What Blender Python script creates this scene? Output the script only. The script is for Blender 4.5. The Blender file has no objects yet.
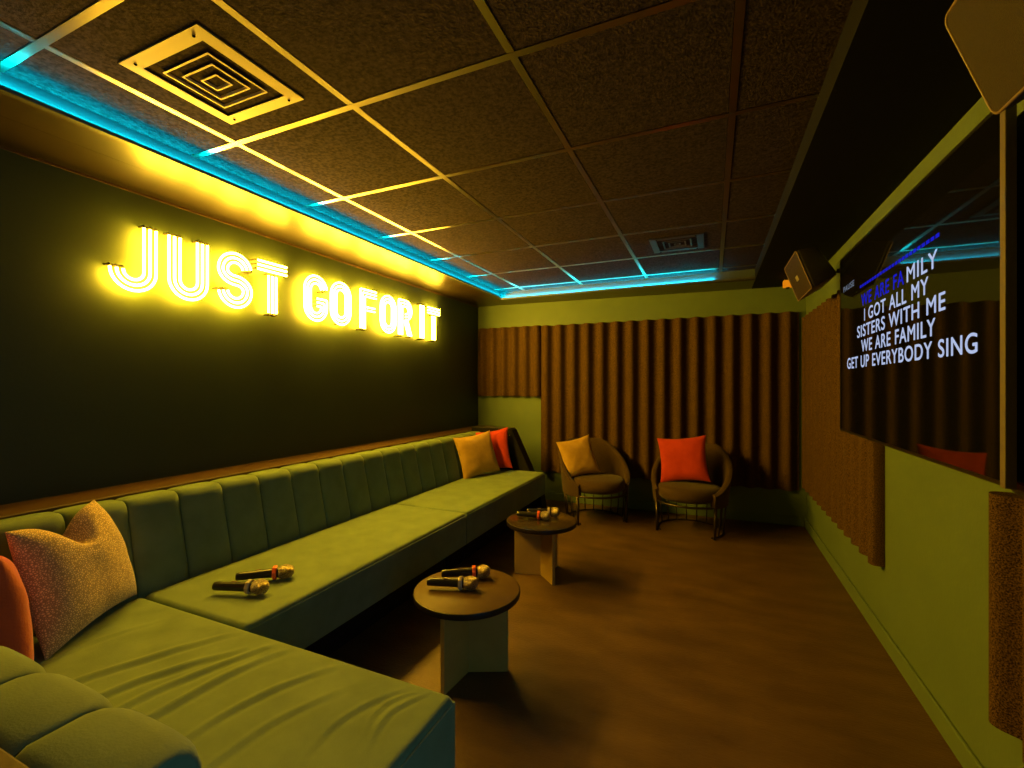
import bpy, bmesh, math, random
from mathutils import Vector, Matrix, noise
random.seed(7)
S = bpy.context.scene
COL = S.collection
PI = math.pi

# ------------------------------------------------------------------ helpers
def new_mesh(name, verts, faces, mat, parent=None, smooth=False, origin=None, auto=None):
    if origin is not None:
        ox, oy, oz = origin
        verts = [(v[0]-ox, v[1]-oy, v[2]-oz) for v in verts]
    me = bpy.data.meshes.new(name)
    me.from_pydata([tuple(v) for v in verts], [], faces)
    bm = bmesh.new(); bm.from_mesh(me)
    bmesh.ops.recalc_face_normals(bm, faces=bm.faces)
    if auto is not None:
        for e in bm.edges:
            if len(e.link_faces) == 2 and e.calc_face_angle(0) > math.radians(auto):
                e.smooth = False
    bm.to_mesh(me); bm.free()
    if smooth or auto is not None:
        for p in me.polygons: p.use_smooth = True
    if mat: me.materials.append(mat)
    o = bpy.data.objects.new(name, me)
    COL.objects.link(o)
    if parent: o.parent = parent
    elif origin is not None: o.location = origin
    return o

class MB:
    """collects shapes into one mesh"""
    def __init__(s): s.v = []; s.f = []
    def add(s, v, f):
        n = len(s.v); s.v += [tuple(p) for p in v]; s.f += [[i+n for i in q] for q in f]; return s
    def box(s, a, b, bev=0.0, seg=2, M=None):
        bm = bmesh.new()
        bmesh.ops.create_cube(bm, size=1)
        for v in bm.verts:
            v.co = Vector([a[i] + (v.co[i]+.5)*(b[i]-a[i]) for i in range(3)])
        if bev > 0:
            bmesh.ops.bevel(bm, geom=list(bm.edges), offset=bev, segments=seg, profile=.5, affect='EDGES')
        if M is not None: bm.transform(M)
        bm.verts.index_update()
        s.add([v.co.copy() for v in bm.verts], [[v.index for v in f.verts] for f in bm.faces]); bm.free(); return s
    def tube(s, path, r, n=8, closed=False, caps=True):
        P = [Vector(p) for p in path]; m = len(P)
        rr = r if isinstance(r, (list, tuple)) else [r]*m
        T = []
        for i in range(m):
            if closed: t = P[(i+1) % m] - P[i-1]
            else: t = P[min(i+1, m-1)] - P[max(i-1, 0)]
            T.append(t.normalized())
        up = Vector((0, 0, 1)) if abs(T[0].z) < .9 else Vector((1, 0, 0))
        N = (up - T[0]*up.dot(T[0])).normalized()
        V = []; 
        for i in range(m):
            N = (N - T[i]*N.dot(T[i])).normalized()
            B = T[i].cross(N)
            for k in range(n):
                a = 2*PI*k/n
                V.append(P[i] + (N*math.cos(a) + B*math.sin(a))*rr[i])
        F = []
        for i in range(m if closed else m-1):
            j = (i+1) % m
            for k in range(n):
                F.append([i*n+k, i*n+(k+1) % n, j*n+(k+1) % n, j*n+k])
        if caps and not closed:
            F.append(list(range(n))[::-1]); F.append([(m-1)*n+k for k in range(n)])
        return s.add(V, F)
    def lathe(s, prof, n=32, M=None):
        """prof: list of (r, z), axis z"""
        V = []; F = []; idx = []
        for (r, z) in prof:
            if r < 1e-6: idx.append([len(V)]); V.append(Vector((0, 0, z)))
            else:
                idx.append(list(range(len(V), len(V)+n)))
                V += [Vector((r*math.cos(2*PI*k/n), r*math.sin(2*PI*k/n), z)) for k in range(n)]
        for a, b in zip(idx[:-1], idx[1:]):
            if len(a) == 1 and len(b) == 1: continue
            for k in range(n):
                k2 = (k+1) % n
                if len(a) == 1: F.append([a[0], b[k2], b[k]])
                elif len(b) == 1: F.append([a[k], a[k2], b[0]])
                else: F.append([a[k], a[k2], b[k2], b[k]])
        if M is not None: V = [M @ v for v in V]
        return s.add(V, F)
    def prism(s, poly, a, b, axis):
        """poly 2-D outline swept from a to b along axis ('x','y','z'); outline in the other two axes in order"""
        def mk(p, w):
            return {'x': (w, p[0], p[1]), 'y': (p[0], w, p[1]), 'z': (p[0], p[1], w)}[axis]
        n = len(poly)
        V = [mk(p, a) for p in poly] + [mk(p, b) for p in poly]
        F = [list(range(n)), list(range(n, 2*n))[::-1]] + [[i, (i+1) % n, n+(i+1) % n, n+i] for i in range(n)]
        return s.add(V, F)
    def build(s, name, mat, parent=None, smooth=False, origin=None, auto=None):
        if parent is not None and origin is None: origin = None
        return new_mesh(name, s.v, s.f, mat, parent, smooth, origin, auto)

def tag(o, label=None, cat=None, group=None, kind=None):
    if label: o['label'] = label
    if cat: o['category'] = cat
    if group: o['group'] = group
    if kind: o['kind'] = kind
    return o
def empty(name, loc, label, cat, group=None, rz=0):
    o = bpy.data.objects.new(name, None); COL.objects.link(o)
    o.empty_display_size = .1
    o.location = loc; o.rotation_euler = (0, 0, rz)
    return tag(o, label, cat, group)
def struct(o): o['kind'] = 'structure'; return o
def copy_tree(o, parent=None):
    c = o.copy(); COL.objects.link(c)
    if parent: c.parent = parent
    for ch in list(o.children): copy_tree(ch, c)
    return c

# ------------------------------------------------------------------ materials
def mat(name, col, rough=.6, metal=0., spec=.5, sheen=0., noise_scale=0, col2=None, ramp=(.35, .65), bump=0., bump_scale=200., detail=4, emit=None, estr=0., coat=0., stretch=None, sheen_tint=None):
    m = bpy.data.materials.new(name); m.use_nodes = True
    nt = m.node_tree; b = nt.nodes['Principled BSDF']
    b.inputs['Base Color'].default_value = (*col, 1)
    b.inputs['Roughness'].default_value = rough
    b.inputs['Metallic'].default_value = metal
    b.inputs['Specular IOR Level'].default_value = spec
    b.inputs['Sheen Weight'].default_value = sheen
    if sheen: 
        b.inputs['Sheen Roughness'].default_value = .45
        if sheen_tint: b.inputs['Sheen Tint'].default_value = (*sheen_tint, 1)
    b.inputs['Coat Weight'].default_value = coat
    if emit:
        b.inputs['Emission Color'].default_value = (*emit, 1); b.inputs['Emission Strength'].default_value = estr
    tc = nt.nodes.new('ShaderNodeTexCoord'); src = tc.outputs['Object']
    if stretch:
        mp = nt.nodes.new('ShaderNodeMapping'); mp.inputs['Scale'].default_value = stretch
        nt.links.new(src, mp.inputs['Vector']); src = mp.outputs['Vector']
    if noise_scale:
        n = nt.nodes.new('ShaderNodeTexNoise'); n.inputs['Scale'].default_value = noise_scale; n.inputs['Detail'].default_value = detail
        nt.links.new(src, n.inputs['Vector'])
        r = nt.nodes.new('ShaderNodeValToRGB')
        r.color_ramp.elements[0].position = ramp[0]; r.color_ramp.elements[1].position = ramp[1]
        r.color_ramp.elements[0].color = (*col, 1); r.color_ramp.elements[1].color = (*(col2 or col), 1)
        nt.links.new(n.outputs['Fac'], r.inputs['Fac']); nt.links.new(r.outputs['Color'], b.inputs['Base Color'])
    if bump:
        n2 = nt.nodes.new('ShaderNodeTexNoise'); n2.inputs['Scale'].default_value = bump_scale; n2.inputs['Detail'].default_value = 3
        nt.links.new(src, n2.inputs['Vector'])
        bp = nt.nodes.new('ShaderNodeBump'); bp.inputs['Strength'].default_value = bump; bp.inputs['Distance'].default_value = .01
        nt.links.new(n2.outputs['Fac'], bp.inputs['Height']); nt.links.new(bp.outputs['Normal'], b.inputs['Normal'])
    return m
def emission(name, col, strength):
    m = bpy.data.materials.new(name); m.use_nodes = True
    nt = m.node_tree; nt.nodes.clear()
    e = nt.nodes.new('ShaderNodeEmission'); e.inputs['Color'].default_value = (*col, 1); e.inputs['Strength'].default_value = strength
    o = nt.nodes.new('ShaderNodeOutputMaterial'); nt.links.new(e.outputs[0], o.inputs[0])
    return m

NEON = 152.0
LED = 125.0
M = {}
M['wall_dark'] = mat('dark_green_paint', (0.0378, 0.05292, 0.0189), .5, spec=.3, noise_scale=3, col2=(0.04212, 0.0594, 0.0216), bump=.05, bump_scale=60)
M['wall_green'] = mat('olive_green_paint', (.118, .170, .075), .55, spec=.25, noise_scale=2.5, col2=(.13, .185, .082), bump=.05, bump_scale=60)
M['floor'] = mat('brown_mottled_floor', (.082, .045, .0145), .48, spec=.3, noise_scale=6, col2=(.138, .077, .025), ramp=(.30, .70), detail=14, bump=.25, bump_scale=90, stretch=(.5, 1.3, 1))
M['tile'] = mat('ceiling_tile', (.031, .0225, .024), .95, spec=.03, noise_scale=70, col2=(.075, .052, .054), ramp=(.35, .68), bump=.35, bump_scale=130)
M['bar'] = mat('grid_bar_metal', (0.374, 0.323, 0.255), .28, metal=1)
M['soffit'] = mat('dark_gloss_board', (.018, .011, .005), .32, spec=.9, noise_scale=2, col2=(.025, .015, .007), bump=.04, bump_scale=8, stretch=(1, .25, 1))
M['black'] = mat('black_paint', (.006, .005, .0045), .6, spec=.2)
M['edge_black'] = mat('black_edge_band', (.018, .012, .008), .4, spec=.3)
M['shaded_soffit'] = mat('shaded_soffit_board', (.004, .0035, .003), .8, spec=.15)  # border board again, shade of the unlit side put into its colour
M['lip'] = mat('cove_aluminium', (.12, .12, .12), .4, metal=.6)
M['cove'] = mat('cove_face_paint', (.06, .08, .09), .5)
M['velvet'] = mat('green_velvet', (0.1176, 0.168, 0.08064), .75, spec=.15, sheen=.3, sheen_tint=(.65, .75, .4), noise_scale=9, col2=(0.1568, 0.2184, 0.1064), ramp=(.3, .7), bump=.12, bump_scale=260)
M['wood'] = mat('brown_ledge_wood', (0.072, 0.036, 0.01296), .5, spec=.3, noise_scale=6, col2=(0.1008, 0.05184, 0.01872), stretch=(1, .15, 1))
M['felt'] = mat('brown_felt', (0.02333, 0.0114, 0.004147), .95, spec=.1, noise_scale=250, col2=(0.14, 0.07776, 0.02696), ramp=(.36, .62), detail=2, bump=.3, bump_scale=170)
M['chair'] = mat('brown_chair_fabric', (0.05443, 0.0311, 0.0114), .9, spec=.15, sheen=.12, noise_scale=150, col2=(0.07776, 0.04562, 0.01711), bump=.2, bump_scale=400)
M['dark_metal'] = mat('dark_bronze_metal', (.06, .045, .035), .35, metal=.8)
M['yellow'] = mat('yellow_cushion_fabric', (0.4032, 0.2376, 0.036), .85, spec=.15, sheen=.2, noise_scale=14, col2=(0.4896, 0.2952, 0.0504), bump=.25, bump_scale=120)
M['orange'] = mat('orange_cushion_fabric', (0.4464, 0.072, 0.0252), .8, spec=.15, sheen=.2, noise_scale=12, col2=(0.5184, 0.0864, 0.0324), bump=.2, bump_scale=150)
M['red'] = mat('red_cushion_fabric', (0.4176, 0.0324, 0.0144), .75, spec=.15, sheen=.2, noise_scale=12, col2=(0.4896, 0.0432, 0.0216), bump=.2, bump_scale=150)
M['table_top'] = mat('brown_table_top', (0.0918, 0.05018, 0.0153), .5, spec=.15, noise_scale=8, col2=(0.1102, 0.0612, 0.01836))
M['table_top_dark'] = mat('dark_table_top', (.035, .024, .016), .2, spec=.5)
M['table_leg'] = mat('tan_table_panel', (0.384, 0.248, 0.048), .55, spec=.25, noise_scale=8, col2=(0.44, 0.288, 0.0576))
M['mic_body'] = mat('mic_black', (.012, .011, .012), .3, spec=.5)
M['mic_grille'] = mat('mic_grille_metal', (.16, .12, .06), .36, metal=1, noise_scale=330, col2=(.75, .62, .40), ramp=(.42, .58), detail=1, bump=1.0, bump_scale=420)
M['mic_ring'] = mat('mic_clear_ring', (.40, .33, .22), .3)
M['mic_ring_orange'] = mat('mic_orange_ring', (.85, .12, .03), .35)
M['screen'] = mat('tv_glass', (.004, .004, .006), .03, spec=.38)
M['bezel'] = mat('tv_black_bezel', (.008, .008, .009), .35)
M['silver'] = mat('tv_silver_edge', (.17, .135, .125), .5, metal=.2)
M['lyric'] = emission('lyric_white', (.58, .68, 1.0), .75)
M['lyric_blue'] = emission('lyric_blue', (.018, .02, .85), .55)
M['box_text'] = emission('small_caption', (.25, .3, .4), .5)
M['spk_case'] = mat('speaker_case', (.035, .026, .02), .5)
M['spk_grille'] = mat('speaker_grille', (0.03, 0.018, 0.0084), .6, spec=.3, noise_scale=300, col2=(0.045, 0.027, 0.012), bump=.4, bump_scale=500)
M['spk_trim'] = mat('speaker_trim', (.22, .14, .08), .45)
M['badge'] = mat('badge_metal', (.7, .6, .4), .3, metal=.7)
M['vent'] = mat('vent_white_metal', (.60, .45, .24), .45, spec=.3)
M['vent_dark'] = mat('vent_void', (.004, .0035, .003), .9, spec=.02)
M['white_plastic'] = mat('white_plastic', (.8, .78, .72), .4)
M['neon'] = emission('yellow_neon_glow', (1, .555, .026), NEON)
M['led'] = emission('cyan_led_glow', (.0, .80, .98), LED)
M['amber'] = None

# near cushion: small dark dashes woven in tan fabric
def patterned():
    m = mat('patterned_tan_fabric', (.5, .33, .14), .85, spec=.15, sheen=.3)
    nt = m.node_tree; b = nt.nodes['Principled BSDF']
    tc = [n for n in nt.nodes if n.type == 'TEX_COORD'][0]
    v = nt.nodes.new('ShaderNodeTexVoronoi'); v.inputs['Scale'].default_value = 150; v.feature = 'DISTANCE_TO_EDGE'
    r = nt.nodes.new('ShaderNodeValToRGB'); r.color_ramp.interpolation = 'EASE'
    r.color_ramp.elements[0].position = .10; r.color_ramp.elements[1].position = .26
    r.color_ramp.elements[0].color = (.38, .25, .11, 1); r.color_ramp.elements[1].color = (.88, .62, .27, 1)
    nt.links.new(tc.outputs['Object'], v.inputs['Vector']); nt.links.new(v.outputs['Distance'], r.inputs['Fac'])
    nt.links.new(r.outputs['Color'], b.inputs['Base Color'])
    bp = nt.nodes.new('ShaderNodeBump'); bp.inputs['Strength'].default_value = .3; bp.inputs['Distance'].default_value = .004
    nt.links.new(v.outputs['Distance'], bp.inputs['Height']); nt.links.new(bp.outputs['Normal'], b.inputs['Normal'])
    return m
M['pattern'] = patterned()

# ------------------------------------------------------------------ room
XL, XR, YB, YN = -2.64, .80, 4.97, -.10
ZT = 2.36                                   # tile plane
def zs(x): return 2.287 - .0117*(x - XL)    # underside of the dropped border
CX0, CX1, CY0, CY1 = -2.155, .35, .22, 4.57 # opening of the dropped border
def plane_box(name, a, b, m): return struct(MB().box(a, b).build(name, m, origin=None))
plane_box('floor', (XL-.1, -1.6, -.1), (XR+2.2, YB+.1, 0), M['floor'])
plane_box('wall_left', (XL-.1, YN-.1, 0), (XL, YB+.1, 2.5), M['wall_dark'])
plane_box('wall_back', (XL, YB, 0), (XR, YB+.1, 2.5), M['wall_green'])
struct(MB().box((XR, 1.0, 0), (XR+.1, YB+.1, 2.5)).box((XR, YN, 2.06), (XR+.1, 1.0, 2.5)).build('wall_right', M['wall_green']))  # unseen doorway gap added so teal light reaches the seat end
wn = MB().box((XL, YN-.1, 0), (XR+.1, YN, 2.5))
struct(wn.build('wall_near', M['wall_dark']))

# ceiling: backing board and lay-in tiles, one structure
GX = [-1.87 + .647*k for k in range(-1, 5)]
GY = [.69 + .622*k for k in range(-1, 8)]
c = MB().box((XL-.1, -1.6, ZT+.004), (XR+.1, YB+.1, ZT+.1))
G = .015
for i in range(len(GX)-1):
    for j in range(len(GY)-1):
        x0, x1 = GX[i]+G, GX[i+1]-G; y0, y1 = GY[j]+G, GY[j+1]-G
        x0 = max(x0, CX0-.1); x1 = min(x1, CX1+.1); y1 = min(y1, CY1+.1); y0 = max(y0, CY0-.1)
        if x1-x0 < .02 or y1-y0 < .02: continue
        c.box((x0, y0, ZT-.008), (x1, y1, ZT+.006))
struct(c.build('ceiling', M['tile']))
g = MB()
for x in GX:
    if CX0-.02 < x < CX1+.02: g.box((x-.0130, CY0-.05, ZT-.0095), (x+.0130, CY1+.02, ZT+.004))
for y in GY:
    if CY0 < y < CY1: g.box((CX0-.02, y-.0130, ZT-.0100), (CX1+.02, y+.0130, ZT+.004))
struct(g.build('trim_1', M['bar']))

# dropped border (four boards, underside slightly out of level like the photo's)
def border(name, x0, x1, y0, y1, m):
    V = [(x0, y0, zs(x0)), (x1, y0, zs(x1)), (x1, y1, zs(x1)), (x0, y1, zs(x0)),
         (x0, y0, ZT+.002), (x1, y0, ZT+.002), (x1, y1, ZT+.002), (x0, y1, ZT+.002)]
    F = [[0, 1, 2, 3], [4, 5, 6, 7], [0, 1, 5, 4], [1, 2, 6, 5], [2, 3, 7, 6], [3, 0, 4, 7]]
    return struct(new_mesh(name, V, F, m))
border('trim_2', XL, CX0, YN, YB, M['soffit'])
border('trim_3', CX1, XR, YN, YB, M['shaded_soffit'])
border('trim_4', CX0, CX1, CY1, YB, M['soffit'])
border('trim_5', CX0, CX1, YN, CY0, M['shaded_soffit'])
# thin second board on the left border next to the wall, and a thin wood strip below it
V = MB()
V.box((XL, YN, zs(XL)-.004), (-2.345, YB, zs(XL)+.004))
struct(V.build('trim_6', M['soffit']))
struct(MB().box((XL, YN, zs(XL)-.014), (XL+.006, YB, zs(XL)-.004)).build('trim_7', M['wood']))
# cove ledges: small upstand in front of the strip lights
def cove_lip(name, pts):
    return struct(MB().box(*pts).build(name, M['lip']))
zl = zs(CX0)
m_ = MB().box((CX0-.001, CY0, zl-.001), (CX0+.028, CY1, zl+.006)).box((CX0+.024, CY0, zl+.006), (CX0+.028, CY1-.024, zl+.014))
struct(m_.build('trim_8', M['lip']))
struct(MB().box((CX0, CY0, zl+.006), (CX0+.002, CY1, ZT)).build('trim_9', M['cove']))
zb = zs(-.9)
m_ = MB().box((CX0+.028, CY1-.028, zb-.006), (CX1, CY1+.001, zb+.006)).box((CX0+.028, CY1-.028, zb+.006), (CX1, CY1-.024, zb+.012))
struct(m_.build('trim_10', M['lip']))
struct(MB().box((CX0+.002, CY1-.002, zb+.006), (CX1, CY1, ZT)).build('trim_11', M['cove']))

# strip lights
tag(MB().box((CX0+.006, CY0+.02, zl+.008), (CX0+.016, CY1-.03, zl+.013)).build('led_strip', M['led']),
    'cyan strip light in the ceiling cove running along the left wall above the neon sign', 'strip light')
tag(MB().box((CX0+.03, CY1-.016, zb+.008), (.02, CY1-.006, zb+.013)).build('led_strip', M['led']),
    'cyan strip light in the ceiling cove at the far end, above the corrugated wall', 'strip light')

# baseboards
def bb(name, a, b): struct(MB().box(a, b, .004, 1).build(name, M['wall_green']))
bb('baseboard_right', (XR-.014, 1.0, 0), (XR, YB, .088))
bb('baseboard_back', (XL, YB-.014, 0), (XR-.014, YB, .088))
# timber ledges behind the banquette
struct(MB().box((XL, YN, 0), (-2.40, YB-.016, .828), .004, 1).build('trim_12', M['wood']))
struct(MB().box((-2.40, YN, 0), (-.70, .283, .828), .004, 1).build('trim_13', M['wood']))

# ------------------------------------------------------------------ neon sign
TR, TP, TX = .0066, .027, XL+.042     # tube radius, pitch, distance from the wall
def arc(cx, cz, rx, rz, a0, a1, n=14):
    return [(cx+rx*math.cos(math.radians(a0+(a1-a0)*i/n)), cz+rz*math.sin(math.radians(a0+(a1-a0)*i/n))) for i in range(n+1)]
def L_J(w, h):
    out = []
    for k in range(3):
        d = k*TP; R = w/2-d
        out.append([(w-d, h), (w-d, w/2)] + arc(w/2, w/2, R, R, 0, -180)[1:] )
    return out, False
def L_U(w, h):
    out = []
    for k in range(3):
        d = k*TP; R = w/2-d
        out.append([(w-d, h), (w-d, w/2)] + arc(w/2, w/2, R, R, 0, -180)[1:] + [(d, h)])
    return out, False
def L_S(w, h):
    Rm = w/2-TP; out = []
    zt, zbm = h-TP-Rm, TP+Rm
    q = (zt-zbm)/2/Rm               # vertical squeeze
    for o in (-TP, 0, TP):
        rt, rb = Rm+o, Rm-o
        p = arc(w/2, zt, rt, rt, 15, 180) 
        # lower left quarter of the top bowl to the middle
        p += [(w/2 - rt*math.cos(t*PI/2), zt - ((zt-zbm)/2+o)*math.sin(t*PI/2)) for t in [i/8 for i in range(1, 9)]]
        p += [(w/2 + rb*math.sin(t*PI/2), zbm + ((zt-zbm)/2-o)*math.cos(t*PI/2)) for t in [i/8 for i in range(1, 9)]]
        p += arc(w/2, zbm, rb, rb, 0, -170)[1:]
        out.append(p)
    return out, False
def L_T(w, h):
    out = []
    for k in range(3):
        out.append([(0, h-k*TP), (w, h-k*TP)])
    for k in (-1, 0, 1):
        out.append([(w/2+k*TP, h-3*TP), (w/2+k*TP, 0)])
    return out, False
def L_O(w, h):
    out = []
    for k in range(3):
        d = k*TP; R = w/2-d
        out.append(arc(w/2, h-w/2, R, R, 0, 180) + arc(w/2, w/2, R, R, 180, 360))
    return out, True
def L_G(w, h):
    out = []
    for k in range(3):
        d = k*TP; R = w/2-d
        p = arc(w/2, h-w/2, R, R, 10, 180) + arc(w/2, w/2, R, R, 180, 360)
        zz = h*.50-d
        p += [(w-d, zz), (w*.52, zz)] if zz > w/2*.9 else [(w-d, zz), (w*.52, zz)]
        out.append(p)
    return out, False
def L_F(w, h):
    out = []
    for k in range(3):
        d = k*TP; out.append([(d, 0), (d, h-d), (w, h-d)])
    for k in range(2):
        out.append([(2*TP+.018, h*.56-k*TP), (w*.9, h*.56-k*TP)])
    return out, False
def L_R(w, h):
    out = []; zc = h*.72; 
    for k in range(3):
        d = k*TP; R = h*.28-d
        out.append([(d, 0), (d, h-d), (w-h*.28, h-d)] + arc(w-h*.28, zc, R, R, 90, -90)[1:] + ([(w*.45, zc-R)]))
    for k in range(3):
        out.append([(w*.42+k*TP*.95, h*.43), (w-2*TP+k*TP, 0)])
    return out, False
def L_I(w, h):
    return [[(w/2+k*TP, h), (w/2+k*TP, 0)] for k in (-1, 0, 1)], False
def densify(p):
    return p
ZS0, ZS1 = 1.772, 2.105
sign = empty('neon_sign', (XL, 2.6, ZS0), 'glowing yellow triple tube neon sign reading JUST GO FOR IT on dark wall', 'neon sign')
letters = [(L_J, 1.193, 1.402, 'J'), (L_U, 1.449, 1.660, 'U'), (L_S, 1.709, 1.928, 'S'), (L_T, 1.953, 2.180, 'T'),
           (L_G, 2.313, 2.528, 'G'), (L_O, 2.552, 2.767, 'O'), (L_F, 2.862, 3.067, 'F'), (L_O, 3.107, 3.324, 'O'), (L_R, 3.353, 3.560, 'R'),
           (L_I, 3.686, 3.758, 'I'), (L_T, 3.805, 4.041, 'T')]
def rounded(p, r=.014, n=5):
    """round sharp bends of a polyline"""
    out = [p[0]]
    for i in range(1, len(p)-1):
        a, b, c_ = Vector(p[i-1]), Vector(p[i]), Vector(p[i+1])
        u, v = a-b, c_-b
        if u.length < 1e-6 or v.length < 1e-6: continue
        ang = u.angle(v)
        if ang > math.radians(140): out.append(tuple(b)); continue
        q = min(r, u.length*.45, v.length*.45)
        A, B = b+u.normalized()*q, b+v.normalized()*q
        for k in range(n+1):
            t = k/n; out.append(tuple(A*(1-t)**2 + b*2*t*(1-t) + B*t*t))
    out.append(p[-1]); return out
for fn, y0, y1, ch in letters:
    paths, closed = fn(y1-y0-2*TR, ZS1-ZS0-2*TR)
    mb = MB(); sup = []
    for p in paths:
        if closed: p = p[:-1]
        else: p = rounded(p)
        w3 = [(TX, y0+TR+a, ZS0+TR+b) for a, b in p]
        w3 = [(x-XL, y-2.6, z-ZS0) for x, y, z in w3]
        mb.tube(w3, TR, 8, closed)
        if closed: ends = [(w3[len(w3)*3//4], w3[len(w3)*3//4+1])]
        else: ends = [(w3[0], w3[1]), (w3[-1], w3[-2])]
        for e, nx in ends:
            d = (Vector(e)-Vector(nx)).normalized()
            E_ = Vector(e)
            if closed: E_ = E_ + Vector((-.012, 0, 0)); d = Vector((0, 0, 0))
            tip = E_ + d*.012
            mt = MB(); sup.append(mt)
            mt.tube([E_, tip, (tip.x-.010, tip.y, tip.z), (.0, tip.y, tip.z)] if not closed else [E_, (0, E_.y, E_.z)], .0058, 6)
    o = mb.build('neon_letter', M['neon'], sign, smooth=True)
    for mt in sup: mt.build('tube_support', M['spk_case'], o, smooth=True)

# ------------------------------------------------------------------ banquette
def pad(x0, x1, y0, y1, z0, z1, r, nx, ny, zf=None):
    def samp(a, b, n):
        s = [a + r*(1-math.cos(i/6*PI/2)) for i in range(6)]
        s += [a+r + (b-a-2*r)*i/n for i in range(n+1)]
        s += [b-r + r*math.sin(i/6*PI/2) for i in range(1, 7)]
        return s
    X, Y = samp(x0, x1, nx), samp(y0, y1, ny)
    V = []; F = []
    for x in X:
        for y in Y:
            ex = max(0, r-min(x-x0, x1-x)); ey = max(0, r-min(y-y0, y1-y))
            q = math.sqrt(max(0, r*r - min(r*r, ex*ex+ey*ey)))
            z = z1 - r + q
            if zf: z += zf(x, y)*min(1, min(x-x0, x1-x, y-y0, y1-y)/.06)
            V.append((x, y, z))
    n = len(Y)
    for i in range(len(X)-1):
        for j in range(n-1):
            F.append([i*n+j, (i+1)*n+j, (i+1)*n+j+1, i*n+j+1])
    loop = [i*n for i in range(len(X))] + [(len(X)-1)*n+j for j in range(1, n)] + [i*n+n-1 for i in range(len(X)-2, -1, -1)] + [j for j in range(n-2, 0, -1)]
    b0 = len(V)
    for q in loop: V.append((V[q][0], V[q][1], z0))
    L = len(loop)
    for i in range(L):
        F.append([loop[i], loop[(i+1) % L], b0+(i+1) % L, b0+i])
    F.append([b0+i for i in range(L)])
    return V, F
ZSEAT = .44
def soft(x, y): return .006*noise.noise(Vector((x*3, y*3, 1.3))) + .0035*noise.noise(Vector((x*9, y*9, 4.)))
FOLDS = [((-1.90, .62), (-1.88, 1.00), .012, .004), ((-1.74, .58), (-1.545, 1.06), .014, .009), ((-1.60, .58), (-1.43, 1.00), .014, .010), ((-1.47, .60), (-1.35, 1.08), .013, .009),
         ((-1.35, .60), (-1.28, 1.06), .014, .009), ((-1.20, .66), (-1.07, 1.07), .013, .007), ((-1.06, .60), (-.97, 1.0), .013, .005), ((-.88, .80), (-.815, 1.07), .010, .005),
         ((-.76, .86), (-.74, 1.08), .008, .006), ((-.80, .90), (-.775, 1.07), .007, .005)]
def folds(x, y):
    z = soft(x, y)
    for (ax, ay), (bx, by), w, amp in FOLDS:
        dx, dy = bx-ax, by-ay; L = math.hypot(dx, dy)
        t = ((x-ax)*dx + (y-ay)*dy)/L/L
        d = ((x-ax)*dy - (y-ay)*dx)/L + .035*math.sin(t*PI) + .01*noise.noise(Vector((t*3, ax*7, 0)))
        if -.1 < t < 1.1:
            env = max(0, math.sin(PI*(t+.1)/1.2))**.8
            z += .72*amp*env*(math.exp(-(d/w)**2) - .7*math.exp(-((d-w*1.7)/w)**2))
    return z
def seat(loc, x0, x1, y0, y1, label, zf, nx, ny):
    t = empty('banquette_bench', loc, label, 'banquette', 'green velvet banquette seats')
    lx, ly = loc[0], loc[1]
    V, F = pad(x0-lx, x1-lx, y0-ly, y1-ly, .222, ZSEAT, .022, nx, ny, (lambda x, y: zf(x+lx, y+ly)) if zf else None)
    new_mesh('seat_cushion', V, F, M['velvet'], t, auto=50)
    e = MB()
    # seam welt just under the top edge
    z = ZSEAT-.020
    e.tube([(x0-lx+.02, y0-ly-.001, z), (x1-lx-.02, y0-ly-.001, z)], .003, 6)
    e.tube([(x1-lx+.001, y0-ly+.02, z), (x1-lx+.001, y1-ly-.02, z)], .003, 6)
    e.tube([(x0-lx+.02, y1-ly+.001, z), (x1-lx-.02, y1-ly+.001, z)], .003, 6)
    e.build('piping', M['velvet'], t, smooth=True)
    MB().box((x0-lx, y0-ly+.01, 0), (x1-lx-.16, y1-ly-.01, .222)).build('plinth', M['black'], t)
    return t
seat((-2.05, 1.93, 0), -2.175, -1.545, 1.119, 2.735, 'long green velvet banquette seat along the left wall with two microphones lying on it', soft, 40, 60)
seat((-2.05, 3.54, 0), -2.175, -1.545, 2.745, 4.345, 'far green velvet banquette seat at the left wall with yellow and red cushions on it', soft, 40, 60)
seat((-1.42, .81, 0), -2.175, -.665, .515, 1.113, 'wrinkled green velvet banquette seat in the foreground with blue light on its end', folds, 190, 80)

def back_profile(bulge):
    """(d, z): d measured from the ledge towards the seat"""
    pts = [(.205, .40), (.20, .47), (.175, .58), (.15, .69), (.137, .745)]
    pts = [(d+bulge, z) for d, z in pts]
    R = .045; cx, cz = .137-R+bulge*.9, .762+bulge*.35
    pts += [(cx+R*math.cos(a), cz+R*math.sin(a)*1.25) for a in [math.radians(x) for x in (10, 30, 50, 70, 90)]]
    pts += [(.03, cz+R*1.22), (.008, cz+R*.9), (.004, .74), (.004, .40)]
    return pts
def channel(a0, a1, n=14):
    """one padded channel swept over a0..a1; returns verts (a, d, z)"""
    rows = []
    for i in range(n+1):
        t = -1 + 2*i/n
        s = math.sin(t*PI/2)
        b = .022*(max(0, 1-abs(s)**4))**.6 - .002
        rows.append((a0 + (a1-a0)*(s+1)/2, back_profile(b)))
    V = []; F = []; m = len(rows[0][1])
    for a, pr in rows: V += [(a, d, z) for d, z in pr]
    for i in range(n):
        for k in range(m):
            k2 = (k+1) % m
            F.append([i*m+k, (i+1)*m+k, (i+1)*m+k2, i*m+k2])
    F.append(list(range(m))); F.append([n*m+k for k in range(m)])
    return V, F
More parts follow.
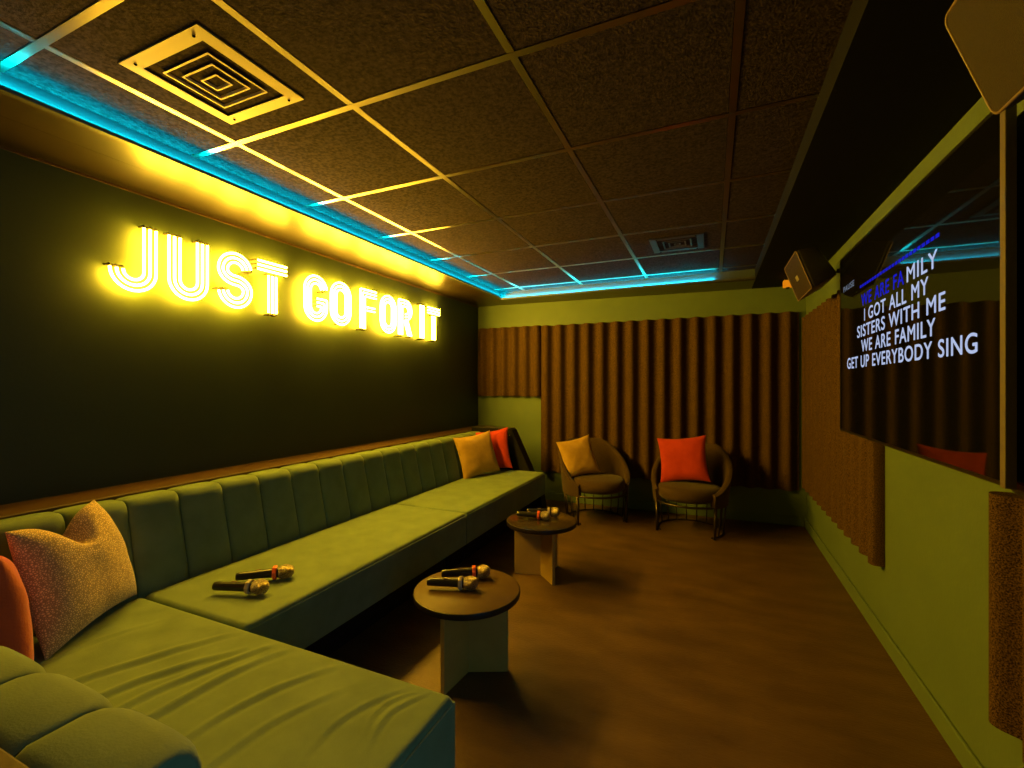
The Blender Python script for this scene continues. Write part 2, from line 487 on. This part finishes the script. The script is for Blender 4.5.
bk = empty('tufted_back_cushion', (-2.40, 2.2, 0), 'long green velvet channel tufted backrest along the left wall below the neon sign', 'backrest')
ys = [.30] + [.50+.2035*k for k in range(19)] + [4.345]
for a, b in zip(ys[:-1], ys[1:]):
    if b-a < .05: continue
    V, F = channel(a+.0015, b-.0015)
    new_mesh('padded_channel', [(d+.002, y-2.2, z) for y, d, z in V], F, M['velvet'], bk, auto=55)
bk2 = empty('tufted_back_cushion', (-1.45, .285, 0), 'short green velvet channel tufted backrest in the bottom left corner, beside a brown ledge', 'backrest')
xs = [-.68-.222*k for k in range(8)]
for b, a in zip(xs[:-1], xs[1:]):
    if a < -2.16: a = -2.16
    if b-a < .05: continue
    V, F = channel(a+.0015, b-.0015)
    new_mesh('padded_channel', [(x+1.45, d+.002, z*.972) for x, d, z in V], F, M['velvet'], bk2, auto=55)

# black panelled end of the banquette
cb = empty('end_panel', (-2.1, 4.40, 0), 'black end panel with a sloping side closing off the far end of the green banquette', 'cabinet')
p = [(-2.395, 0), (-1.56, 0), (-1.62, .30), (-1.715, .44), (-1.915, .850), (-1.932, .858), (-2.395, .858)]
MB().prism([(x+2.1, z) for x, z in p], -.050, .075, 'y').build('body', M['black'], cb)
MB().box((-.300, -.054, .858), (.166, .079, .868), .003, 1).build('panel_top', mat('dark_panel_top', (.025, .02, .017), .4), cb)
for i, (x, z) in enumerate([(-1.99, .79), (-1.965, .79), (-1.94, .795)]):
    MB().lathe([(0, 0), (.005, 0), (.005, .004), (0, .006)], 12, Matrix.Translation((x+2.1, -.050, z)) @ Matrix.Rotation(PI/2, 4, 'X')).build('socket', M['badge'], cb)

# ------------------------------------------------------------------ cushions
def cushion_mesh(W, H, T, seed, dent=0, n=36, wr=.004):
    V = []; F = []; idx = {}
    def pt(u, v, side):
        x = W/2*u*(1-.10*(1-v*v)*abs(u)**1.5); y = H/2*v*(1-.10*(1-u*u)*abs(v)**1.5)
        q = max(0, (1-u**4)*(1-v**4))
        z = side*T/2*q**.55*(1-.25*(u*u+v*v)/2)
        pin = math.exp(-((1-abs(u))**2+(1-abs(v))**2)/.08)
        # wrinkles radiating from the corners
        ang = math.atan2(v, u)
        z += side*wr*q*(1.2*math.sin(9*ang+seed)*max(0, math.hypot(u, v)-.45) + 1.4*noise.noise(Vector((u*2.2, v*2.2, seed*3.1))))
        if dent:
            d = dent*math.exp(-((u+.05)/.34)**2)*max(0, (v+.15)/1.15)**1.6
            x -= .075*W/.45*max(0, u)*max(0, v)**1.5
            y -= d*H; z *= 1+1.0*d*2
            z += -.25*d*T*(1 if side > 0 else .2)
        return (x, y, z)
    for side in (1, -1):
        for i in range(n+1):
            for j in range(n+1):
                u = math.sin((-1+2*i/n)*PI/2); v = math.sin((-1+2*j/n)*PI/2)
                if side < 0 and (i in (0, n) or j in (0, n)): idx[(side, i, j)] = idx[(1, i, j)]; continue
                idx[(side, i, j)] = len(V); V.append(pt(u, v, side))
        for i in range(n):
            for j in range(n):
                F.append([idx[(side, a, b)] for a, b in ((i, j), (i+1, j), (i+1, j+1), (i, j+1))])
    return V, F
def cushion(bl, br, lean, W, H, T, m, seed, label, group, dent=0, roll=0):
    """bl, br: bottom corners; lean: horizontal lean direction vector (dx, dy) per unit height"""
    bl, br = Vector(bl), Vector(br)
    ex = (br-bl).normalized()
    up = Vector((lean[0], lean[1], 1)); up = (up - ex*up.dot(ex)).normalized()
    n = ex.cross(up)
    V, F = cushion_mesh(W, H, T, seed, dent)
    o = new_mesh('throw_cushion', V, F, m, smooth=True)
    R = Matrix((ex, up, n)).transposed().to_4x4()
    o.matrix_world = Matrix.Translation((bl+br)/2) @ R @ Matrix.Translation((0, H/2, 0)) @ Matrix.Rotation(roll, 4, 'Z')
    return tag(o, label, 'cushion', group)
CU = 'throw cushions'
cushion((-1.935, .735, .440), (-2.165, 1.085, .450), (-.16, -.20), .45, .43, .14, M['pattern'], 1, 'tan patterned cushion with a dented top, in the near corner of the green banquette', CU, dent=.26).name = 'throw_cushion'
cushion((-1.72, .60, .445), (-2.11, .62, .445), (0, -.12), .42, .42, .14, M['orange'], 2, 'orange cushion at the left edge of the picture, beside the tan patterned cushion', CU)
cushion((-2.14, 3.69, .44), (-1.935, 4.10, .44), (-.30, .10), .45, .42, .13, M['yellow'], 3, 'golden yellow cushion at the far end of the banquette, before a red one', CU, roll=.10)
cushion((-2.28, 4.17, .44), (-1.90, 4.22, .44), (-.22, .10), .42, .42, .12, M['red'], 4, 'red cushion tucked behind a yellow one against the black end panel', CU, roll=.16)

# ------------------------------------------------------------------ tables
def table(loc, rz, top_m, label):
    t = empty('side_table', loc, label, 'table', 'round side tables', rz)
    MB().lathe([(0, .354), (.2395, .354), (.2395, .3795), (.236, .381), (0, .381)], 64).build('tabletop', top_m, t, auto=40)
    MB().lathe([(.2396, .352), (.2425, .354), (.2435, .362), (.2435, .373), (.2420, .379), (.2396, .3797), (.2396, .352)], 64).build('edge_band', M['edge_black'], t, auto=40)
    for a in (0, 120, 240):
        MB().box((.004, -.011, 0), (.188, .011, .354), .002, 1, Matrix.Rotation(math.radians(a), 4, 'Z')).build('leg_panel', M['table_leg'], t)
    return t
table((-1.03, 1.833, 0), math.radians(-95), M['table_top'], 'nearer round side table with a brown top and panel base, beside the foreground banquette seat')
table((-1.085, 2.98, 0), math.radians(-45), M['table_top_dark'], 'farther round side table with a dark glossy top, in front of the armchairs')

# ------------------------------------------------------------------ microphones
def mic(ring, label):
    t = empty('microphone', (0, 0, 0), label, 'microphone', 'karaoke microphones')
    RX = Matrix.Rotation(PI/2, 4, 'Y')           # axis along +x, head at +x
    R0 = .0245
    MB().lathe([(0, 0), (.014, 0), (.017, .003), (.0175, .02), (.0185, .10), (.0205, .150), (.0225, .168), (.0225, .172), (0, .172)], 20, RX).build('handle', M['mic_body'], t, auto=45)
    MB().lathe([(.0205, .168), (.0255, .174), (.0300, .188), (.0312, .196), (.0315, .200), (.0312, .204), (.0290, .214), (.0245, .223), (.016, .230), (.008, .233), (0, .234)], 20, RX).build('grille', M['mic_grille'], t, smooth=True)
    h = MB().lathe([(.0200, .146), (.0290, .146), (.0305, .149), (.0305, .160), (.0290, .163), (.0200, .163)], 8, RX)
    h.build('ring', ring, t)
    MB().box((.075, -.0045, .0155), (.098, .0045, .0215), .0015, 1).build('switch', M['spk_trim'], t)
    return t
m0 = mic(M['mic_ring_orange'], 'x'); m1 = mic(M['mic_ring'], 'x')
def place(o, a, b, z, label):
    """butt at a, head at b"""
    d = Vector((b[0]-a[0], b[1]-a[1], 0)); 
    o.location = (a[0], a[1], z); o.rotation_euler = (random.uniform(-.4, .4), 0, math.atan2(d.y, d.x)); tag(o, label)
place(m1, (-1.913, 1.245), (-1.690, 1.330), ZSEAT+.031, 'black microphone with a clear ring on the green seat, the nearer of two')
place(m0, (-1.917, 1.345), (-1.733, 1.500), ZSEAT+.031, 'black microphone with an orange ring on the green seat, the farther of two')
def cp(src, a, b, z, label):
    place(copy_tree(src), a, b, z, label)
cp(m1, (-1.195, 1.755), (-.97, 1.835), .381+.031, 'black microphone with a clear ring on the brown topped table')
cp(m0, (-1.185, 1.858), (-.985, 1.975), .381+.031, 'black microphone with an orange ring on the brown topped table')
cp(m0, (-1.255, 2.945), (-1.03, 2.985), .381+.031, 'black microphone with an orange ring on the dark table by the armchairs')
cp(m1, (-1.215, 3.035), (-.99, 3.11), .381+.031, 'black microphone with a clear ring on the dark table by the armchairs')

# ------------------------------------------------------------------ armchairs (front towards -y)
def rim(phi):
    a = abs(math.degrees(phi))
    if a < 30: return .752
    t = min(1, (a-30)/98)
    t2 = t*t*(3-2*t)*.45 + t*.55
    return .752 - .37*t2
def armchair(loc, rz, label):
    t = empty('armchair', loc, label, 'armchair', 'brown tub armchairs', rz)
    n, mz = 56, 10; A = math.radians(130)
    V = []; F = []
    def P_(phi, f, inner):
        z0 = .265; zt = rim(phi)
        z = z0 + (zt-z0)*f
        R = .318 + .055*(z-z0)/.5 - (.048 if inner else 0)
        return (R*math.sin(phi), R*math.cos(phi)*(1.0 if math.cos(phi) > 0 else 1.0), z)
    ring = []
    prof = [(k/mz, 0) for k in range(mz+1)] + [(k/mz, 1) for k in range(mz, -1, -1)]
    for i in range(n+1):
        phi = -A + 2*A*i/n
        row = []
        for k, (f, inn) in enumerate(prof):
            x, y, z = P_(phi, f, inn)
            if k in (mz, mz+1): z -= .010
            row.append((x, y, z))
            if k == mz:
                x2, y2, z2 = P_(phi, f, 0); x3, y3, z3 = P_(phi, f, 1)
                row.append(((x2+x3)/2, (y2+y3)/2, z2+.006))
        ring.append(row)
    m = len(ring[0])
    for row in ring: V += row
    for i in range(n):
        for k in range(m):
            k2 = (k+1) % m
            F.append([i*m+k, (i+1)*m+k, (i+1)*m+k2, i*m+k2])
    F.append(list(range(m))); F.append([n*m+k for k in range(m)])
    new_mesh('shell', V, F, M['chair'], t, auto=60)
    # seat cushion: thick rounded pad, a little flatter in front
    V = []; F = []; pr = [(0, .300), (.18, .298), (.245, .303), (.266, .325), (.270, .355), (.264, .385), (.245, .408), (.20, .420), (.10, .428), (0, .430)]
    mb = MB().lathe(pr, 48)
    mb.v = [(x*1.06, (y if y > -.12 else -.12+(y+.12)*1.25) - .02, z) for x, y, z in mb.v]
    mb.build('seat_cushion', M['chair'], t, smooth=True)
    f = MB()
    f.tube([(.304*math.sin(2*PI*k/48), .304*math.cos(2*PI*k/48), .272) for k in range(48)], .010, 8, True)
    f.tube([(.280*math.sin(a), .280*math.cos(a), .009) for a in [-A + 2*A*k/40 for k in range(41)]], .007, 8)
    f.build('frame', M['dark_metal'], t, smooth=True)
    for k in range(13):
        a = -math.radians(112) + math.radians(224)*k/12
        MB().tube([(.304*math.sin(a), .304*math.cos(a), .272), (.280*math.sin(a), .280*math.cos(a), .009)], .0055, 8).build('rod', M['dark_metal'], t, smooth=True)
    for s in (-1, 1):
        a = s*math.radians(126)
        MB().tube([(.306*math.sin(a), .306*math.cos(a), .268), (.300*math.sin(a), .300*math.cos(a)-.01, .0)], [.015, .011], 10).build('leg', M['dark_metal'], t, smooth=True)
    return t
armchair((-1.06, 4.46, 0), math.radians(35), 'brown tub armchair with thin rod base and a yellow cushion, nearer the banquette')
armchair((-.185, 4.46, 0), math.radians(-10), 'brown tub armchair with thin rod base and a red cushion, nearer the television wall')
cushion((-1.31, 4.29, .420), (-1.07, 4.45, .415), (-.16, .30), .36, .39, .12, M['yellow'], 5, 'yellow cushion standing in the armchair next to the banquette', CU, roll=.22)
cushion((-.455, 4.46, .430), (-.05, 4.40, .430), (-.10, .24), .44, .42, .12, M['red'], 6, 'red cushion standing in the armchair on the right', CU, roll=.13)

# ------------------------------------------------------------------ corrugated felt panels
def corrugated(name, a0, a1, z0, z1, place_fn, pitch, phase, label, A=.027, base=.065):
    n = int((a1-a0)/pitch*16)
    V = []; F = []
    for i in range(n+1):
        a = a0 + (a1-a0)*i/n
        w = math.cos(2*PI*(a-phase)/pitch)
        d = base-A + A*(abs(w)**.75)*(1 if w > 0 else -1)
        for z in (z0, z1):
            V.append(place_fn(a, d, z)); V.append(place_fn(a, 0.001, z))
    for i in range(n):
        b = i*4; q = b+4
        F += [[b, q, q+2, b+2], [b+1, q+1, q+3, b+3], [b, q, q+1, b+1], [b+2, q+2, q+3, b+3]]
    F += [[0, 1, 3, 2], [n*4, n*4+1, n*4+3, n*4+2]]
    cx = place_fn((a0+a1)/2, 0, z0)
    o = new_mesh(name, V, F, M['felt'], auto=50, origin=cx)
    return tag(o, label, 'acoustic panel', 'corrugated acoustic panels')
backf = lambda a, d, z: (a, YB-d, z)
rightf = lambda a, d, z: (XR-d, a, z)
corrugated('acoustic_panel', -1.812, .741, .337, 2.0, backf, .1592, -1.812+.075, 'wide brown corrugated felt panel covering the back wall behind the armchairs', base=.085, A=.034)
corrugated('acoustic_panel', -2.632, -1.814, 1.19, 2.008, backf, .141, -2.632+.07, 'short brown corrugated felt panel high in the left corner of the back wall', base=.075, A=.026)
corrugated('acoustic_panel', 2.86, 4.884, .395, 1.925, rightf, .158, 2.90, 'brown corrugated felt panel on the right wall beyond the television', A=.016, base=.060)
corrugated('acoustic_panel', .80, 1.80, .337, 1.0, rightf, .158, 1.76, 'brown corrugated felt panel low on the right wall below the near end of the television')

# ------------------------------------------------------------------ television
TY0, TY1, TZ0, TZ1 = 1.614, 3.277, 1.046, 2.062
tv = empty('television', (XR, (TY0+TY1)/2, TZ0), 'large black wall mounted television showing white and blue song lyrics', 'television')
o_ = Vector((XR, (TY0+TY1)/2, TZ0))
def tvp(mb): mb.v = [tuple(Vector(v)-o_) for v in mb.v]; return mb
XT = .700
tvp(MB().box((XT+.003, TY0+.004, TZ0), (XT+.024, TY1, TZ1), .003, 1)).build('housing', M['bezel'], tv)
fr = MB()
fr.box((XT, TY0+.004, TZ0), (XT+.006, TY1, TZ0+.012)).box((XT, TY0+.004, TZ1-.012), (XT+.006, TY1, TZ1)).box((XT, TY1-.012, TZ0+.012), (XT+.006, TY1, TZ1-.012)).box((XT, TY0+.004, TZ0+.012), (XT+.006, TY0+.014, TZ1-.012))
tvp(fr).build('bezel', M['bezel'], tv)
tvp(MB().box((XT-.001, TY0-.012, TZ0-.004), (XT+.022, TY0+.012, TZ1), .001, 1)).build('side_trim', M['silver'], tv)['label'] = 'silver near edge'
tvp(MB().box((XT+.0015, TY0+.013, TZ0+.011), (XT+.004, TY1-.011, TZ1-.011))).build('screen', M['screen'], tv)
tvp(MB().box((XT+.024, 2.2, 1.35), (XR-.0, 2.7, 1.75), .004, 1)).build('wall_mount', M['bezel'], tv)
KT = .700/.75
def text(name, s, ya, yb, z0, z1, m, parent, off=.0):
    """text on the screen from y = ya (left) to yb (right)"""
    cu = bpy.data.curves.new('txt', 'FONT'); cu.body = s; cu.size = 1; cu.offset = off; cu.space_character = 1.1
    cu.extrude = 0.0
    ob = bpy.data.objects.new('txt', cu); COL.objects.link(ob)
    dg = bpy.context.evaluated_depsgraph_get(); dg.update()
    me = bpy.data.meshes.new_from_object(ob.evaluated_get(dg))
    bpy.data.objects.remove(ob); bpy.data.curves.remove(cu)
    b_ = bmesh.new(); b_.from_mesh(me)
    geo = list(b_.verts)+list(b_.edges)+list(b_.faces)
    for dx, dy in ((.013, 0), (.026, 0), (.013, .013), (.013, -.013)):
        q = bmesh.ops.duplicate(b_, geom=geo)
        bmesh.ops.translate(b_, vec=(dx, dy, .0004*(1+abs(dx))), verts=[e for e in q['geom'] if isinstance(e, bmesh.types.BMVert)])
    b_.to_mesh(me); b_.free()
    ya, yb, z0, z1 = ya*KT, yb*KT, 1.31+(z0-1.31)*KT, 1.31+(z1-1.31)*KT
    xs_ = [v.co.x for v in me.vertices]; yy = [v.co.y for v in me.vertices]
    x0, x1, y0, y1 = min(xs_), max(xs_), min(yy), max(yy)
    for v in me.vertices:
        a = (v.co.x-x0)/(x1-x0); b = (v.co.y-y0)/(y1-y0)
        v.co = Vector((XT+.0008, ya+(yb-ya)*a, z0+(z1-z0)*b)) - o_
    me.name = name; me.materials.clear(); me.materials.append(m)
    o = bpy.data.objects.new(name, me); COL.objects.link(o); o.parent = parent
    return o
def width(t):
    cu = bpy.data.curves.new('txt', 'FONT'); cu.body = t; cu.size = 1; cu.space_character = 1.1
    ob = bpy.data.objects.new('txt', cu); COL.objects.link(ob)
    dg = bpy.context.evaluated_depsgraph_get(); dg.update()
    me = ob.evaluated_get(dg).to_mesh(); xs_ = [v.co.x for v in me.vertices]; r_ = (min(xs_), max(xs_))
    bpy.data.objects.remove(ob); bpy.data.curves.remove(cu)
    return r_
def line(s_, ya, yb, z0, z1, blue=0):
    """one row of the lyrics, a part per word; the first `blue` words are blue"""
    L0, L1 = width(s_); k = 0
    for i, w_ in enumerate(s_.split(' ')):
        w0, w1 = width(w_); e = width(s_[:k+len(w_)])[1]; k += len(w_)+1
        f0, f1 = (e-(w1-w0)-L0)/(L1-L0), (e-L0)/(L1-L0)
        o = text('lyric_word', w_, ya+(yb-ya)*f0, ya+(yb-ya)*f1, z0, z1, M['lyric_blue'] if i < blue else M['lyric'], tv)
        if i < blue: o['label'] = 'blue sung word'
H_ = .066
line('WE ARE FA', 3.062, 2.455, 1.745, 1.745+H_, 3)
line('MILY', 2.425, 2.139, 1.745, 1.745+H_)
line('I GOT ALL MY', 3.009, 2.215, 1.661, 1.661+H_)
line('SISTERS WITH ME', 3.138, 2.077, 1.579, 1.579+H_)
line('WE ARE FAMILY', 3.062, 2.156, 1.496, 1.496+H_)
line('GET UP EVERYBODY SING', 3.346, 1.866, 1.412, 1.412+H_)
text('caption', 'PAUSE', 3.43, 3.20, 1.890, 1.925, M['box_text'], tv)
pb = MB()
for k in range(24):
    y = (3.085 - k*.0405)*KT
    pb.box((XT+.0005, y-.026, 1.815), (XT+.0014, y, 1.828))
tvp(pb).build('progress_bar', M['lyric_blue'], tv)['label'] = 'dashed blue progress bar'
# black wall panel nearer the camera than the television
pn = empty('wall_panel', (XR, 1.3, 1.0), 'black rounded wall panel at the right edge of the picture beside the television', 'wall panel')
def rrect(y0, y1, z0, z1, r, n=6):
    out = []
    for cy, cz, a0 in ((y1-r, z1-r, 0), (y0+r, z1-r, 90), (y0+r, z0+r, 180), (y1-r, z0+r, 270)):
        out += [(cy+r*math.cos(math.radians(a0+90*i/n)), cz+r*math.sin(math.radians(a0+90*i/n))) for i in range(n+1)]
    return out
MB().prism([(y-1.3, z-1.0) for y, z in rrect(.75, 1.712, 1.02, 2.03, .06)], -.055, -.001, 'x').build('panel', M['bezel'], pn, auto=40)
MB().prism([(y-1.3, z-1.0) for y, z in rrect(.78, 1.69, 1.05, 2.0, .05)], -.058, -.054, 'x').build('face', mat('panel_face', (.006, .006, .007), .15), pn, auto=40)

# ------------------------------------------------------------------ loudspeakers (long axis along y, face tilted down into the room)
def speaker(yn, yf, label):
    t = empty('loudspeaker', (XR, (yn+yf)/2, 2.02 - (.018 if yn < 2 else 0)), label, 'loudspeaker', 'wall speakers near the ceiling')
    L = (yf-yn)/2
    A_, B_ = Vector((.470-XR, 0, 2.137-2.02)), Vector((.556-XR, 0, 1.898-2.02))
    dn = Vector((.937, 0, .350))           # into the box
    a2, b2 = A_+dn*.10+Vector((.02, 0, -.015)), B_+dn*.14+Vector((0, 0, .03))
    P4 = [A_, B_, b2, a2]
    bm = bmesh.new()
    vs = [[bm.verts.new((p.x, y*(1 if i < 2 else .86), p.z)) for i, p in enumerate(P4)] for y in (-L, L)]
    for i in range(4): bm.faces.new((vs[0][i], vs[0][(i+1) % 4], vs[1][(i+1) % 4], vs[1][i]))
    bm.faces.new(vs[0]); bm.faces.new(vs[1][::-1])
    bmesh.ops.recalc_face_normals(bm, faces=bm.faces)
    bmesh.ops.bevel(bm, geom=list(bm.edges), offset=.016, segments=3, profile=.5, affect='EDGES')
    me = bpy.data.meshes.new('cabinet'); bm.to_mesh(me); bm.free(); me.materials.append(M['spk_case'])
    for p_ in me.polygons: p_.use_smooth = True
    o = bpy.data.objects.new('cabinet', me); COL.objects.link(o); o.parent = t
    ey = Vector((0, 1, 0)); ez = (A_-B_).normalized(); nn = -dn
    cen = (A_+B_)/2; hh = (A_-B_).length/2
    R = Matrix((ey, ez, nn)).transposed().to_4x4(); Mx = Matrix.Translation(cen) @ R
    def plate(w, h, r, z0, z1):
        poly = rrect(-w, w, -h, h, r)
        mb = MB().prism(poly, z0, z1, 'z'); mb.v = [tuple(Mx @ Vector(v)) for v in mb.v]; return mb
    plate(L-.006, hh-.006, .018, -.006, .006).build('grille', M['spk_grille'], t, auto=40)
    tr = MB(); po = [Mx @ Vector((a, b, .005)) for a, b in rrect(-L+.004, L-.004, -hh+.004, hh-.004, .02)]
    tr.tube(po, .0035, 6, True).build('rim', M['spk_trim'], t, smooth=True)
    bg = MB().box((-.030, -.016, .006), (.030, .016, .010), .001, 1, Mx @ Matrix.Translation((-.04 if yn < 2 else 0, -.005, 0)))
    bg.build('badge', M['badge'], t)
    br = MB().box((-.005, -.05, -.05), (-.0005, .05, .05)).tube([(-.003, 0, 0), (-.08, 0, .02)], .014, 10)
    br.v = [(x, y, z+.0) for x, y, z in br.v]
    br.build('bracket', M['bezel'], t)
    return t
speaker(3.22, 3.70, 'brown wall speaker under the ceiling at the far end of the television')
speaker(.82, 1.30, 'brown wall speaker in the top right corner, above the television near end')
sb = empty('glowing_sensor_box', (.607, 4.62, zs(.607)), 'small sensor box with added amber glow hanging under the ceiling border beside the far speaker', 'sensor box')
MB().box((-.035, -.03, -.075), (.035, .03, -.014), .006, 2).build('body', emission('amber_glow', (1, .30, .006), .7), sb, auto=40)  # emission added so the sensor box reads as bright amber
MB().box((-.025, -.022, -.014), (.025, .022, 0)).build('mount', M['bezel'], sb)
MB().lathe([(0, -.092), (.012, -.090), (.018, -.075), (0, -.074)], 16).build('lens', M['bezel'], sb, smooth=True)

# ------------------------------------------------------------------ ceiling vents
def vent(cx, cy, w, d, frame_m, label, tilt):
    z = ZT-.0085
    t = empty('ceiling_vent', (cx, cy, z), label, 'vent', 'ceiling air vents')
    def ring(w0, d0, w1, d1, za, zb, th=.0025):
        mb = MB()
        V = [(s*w0/2, q*d0/2, za) for s, q in ((-1, -1), (1, -1), (1, 1), (-1, 1))] + [(s*w1/2, q*d1/2, zb) for s, q in ((-1, -1), (1, -1), (1, 1), (-1, 1))]
        V += [(x, y, zz+th) for x, y, zz in V]
        F = []
        for i in range(4):
            j = (i+1) % 4
            F += [[i, j, 4+j, 4+i], [8+i, 8+j, 12+j, 12+i], [i, j, 8+j, 8+i], [4+i, 4+j, 12+j, 12+i]]
        return mb.add(V, F)
    MB().box((-w/2+.03, -d/2+.03, .003), (w/2-.03, d/2-.03, .006)).build('duct_opening', M['vent_dark'], t)
    f_ = ring(w, d, w-.09, d-.09, -.004, -.006, .003)
    f_.box((-w/2, -d/2, -.004), (-w/2+.004, d/2, 0)).box((w/2-.004, -d/2, -.004), (w/2, d/2, 0)).box((-w/2, -d/2, -.004), (w/2, -d/2+.004, 0)).box((-w/2, d/2-.004, -.004), (w/2, d/2, 0))
    f_.build('frame', frame_m, t)
    for k in range(3):
        wi = w-.165-k*.075; di = d-.165-k*.075
        if wi < .03: break
        ring(wi, di, wi-.012, di-.012, -.006, -.006).add(*_louvre(wi-.012, di-.012, .020)).build('louvre', frame_m, t)
    for sx in (-1, 1):
        for sy in (-1, 1):
            MB().lathe([(0, -.0085), (.004, -.008), (.005, -.005), (0, -.0048)], 10, Matrix.Translation((sx*(w/2-.05), sy*(d/2-.022), -.0015))).build('screw', M['vent_dark'], t)
    return t
def _louvre(w, d, dz):
    """sloped skirt going up into the vent from the bright ring"""
    V = [(s*w/2, q*d/2, -.006) for s, q in ((-1, -1), (1, -1), (1, 1), (-1, 1))]
    V += [(s*(w/2-.008), q*(d/2-.008), -.006+.012) for s, q in ((-1, -1), (1, -1), (1, 1), (-1, 1))]
    return V, [[i, (i+1) % 4, 4+(i+1) % 4, 4+i] for i in range(4)]
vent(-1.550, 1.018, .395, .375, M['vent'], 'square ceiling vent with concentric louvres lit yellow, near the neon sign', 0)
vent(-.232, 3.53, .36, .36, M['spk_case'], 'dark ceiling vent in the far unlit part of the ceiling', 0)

# ------------------------------------------------------------------ camera, world, view
cam = bpy.data.cameras.new('camera'); co = bpy.data.objects.new('camera', cam); COL.objects.link(co)
cam.sensor_width = 36; cam.lens = 455/1024*36; cam.shift_y = 2/1024; cam.clip_start = .02
co.location = (0, 0, 1.31); co.rotation_euler = (PI/2, 0, math.atan(200/455))
S.camera = co
w = bpy.data.worlds.new('world'); S.world = w; w.use_nodes = True
bg = w.node_tree.nodes['Background']; bg.inputs[0].default_value = (.15, .58, .95, 1); bg.inputs[1].default_value = 1.1  # teal fill light, let in through the added doorway gap
S.view_settings.view_transform = 'Standard'; S.view_settings.look = 'None'
S.view_settings.gamma = 1; S.view_settings.use_curve_mapping = False
S.view_settings.exposure = 0.0
S.cycles.use_denoising = True
S.cycles.max_bounces = 8; S.cycles.diffuse_bounces = 5
S.cycles.sample_clamp_indirect = 6
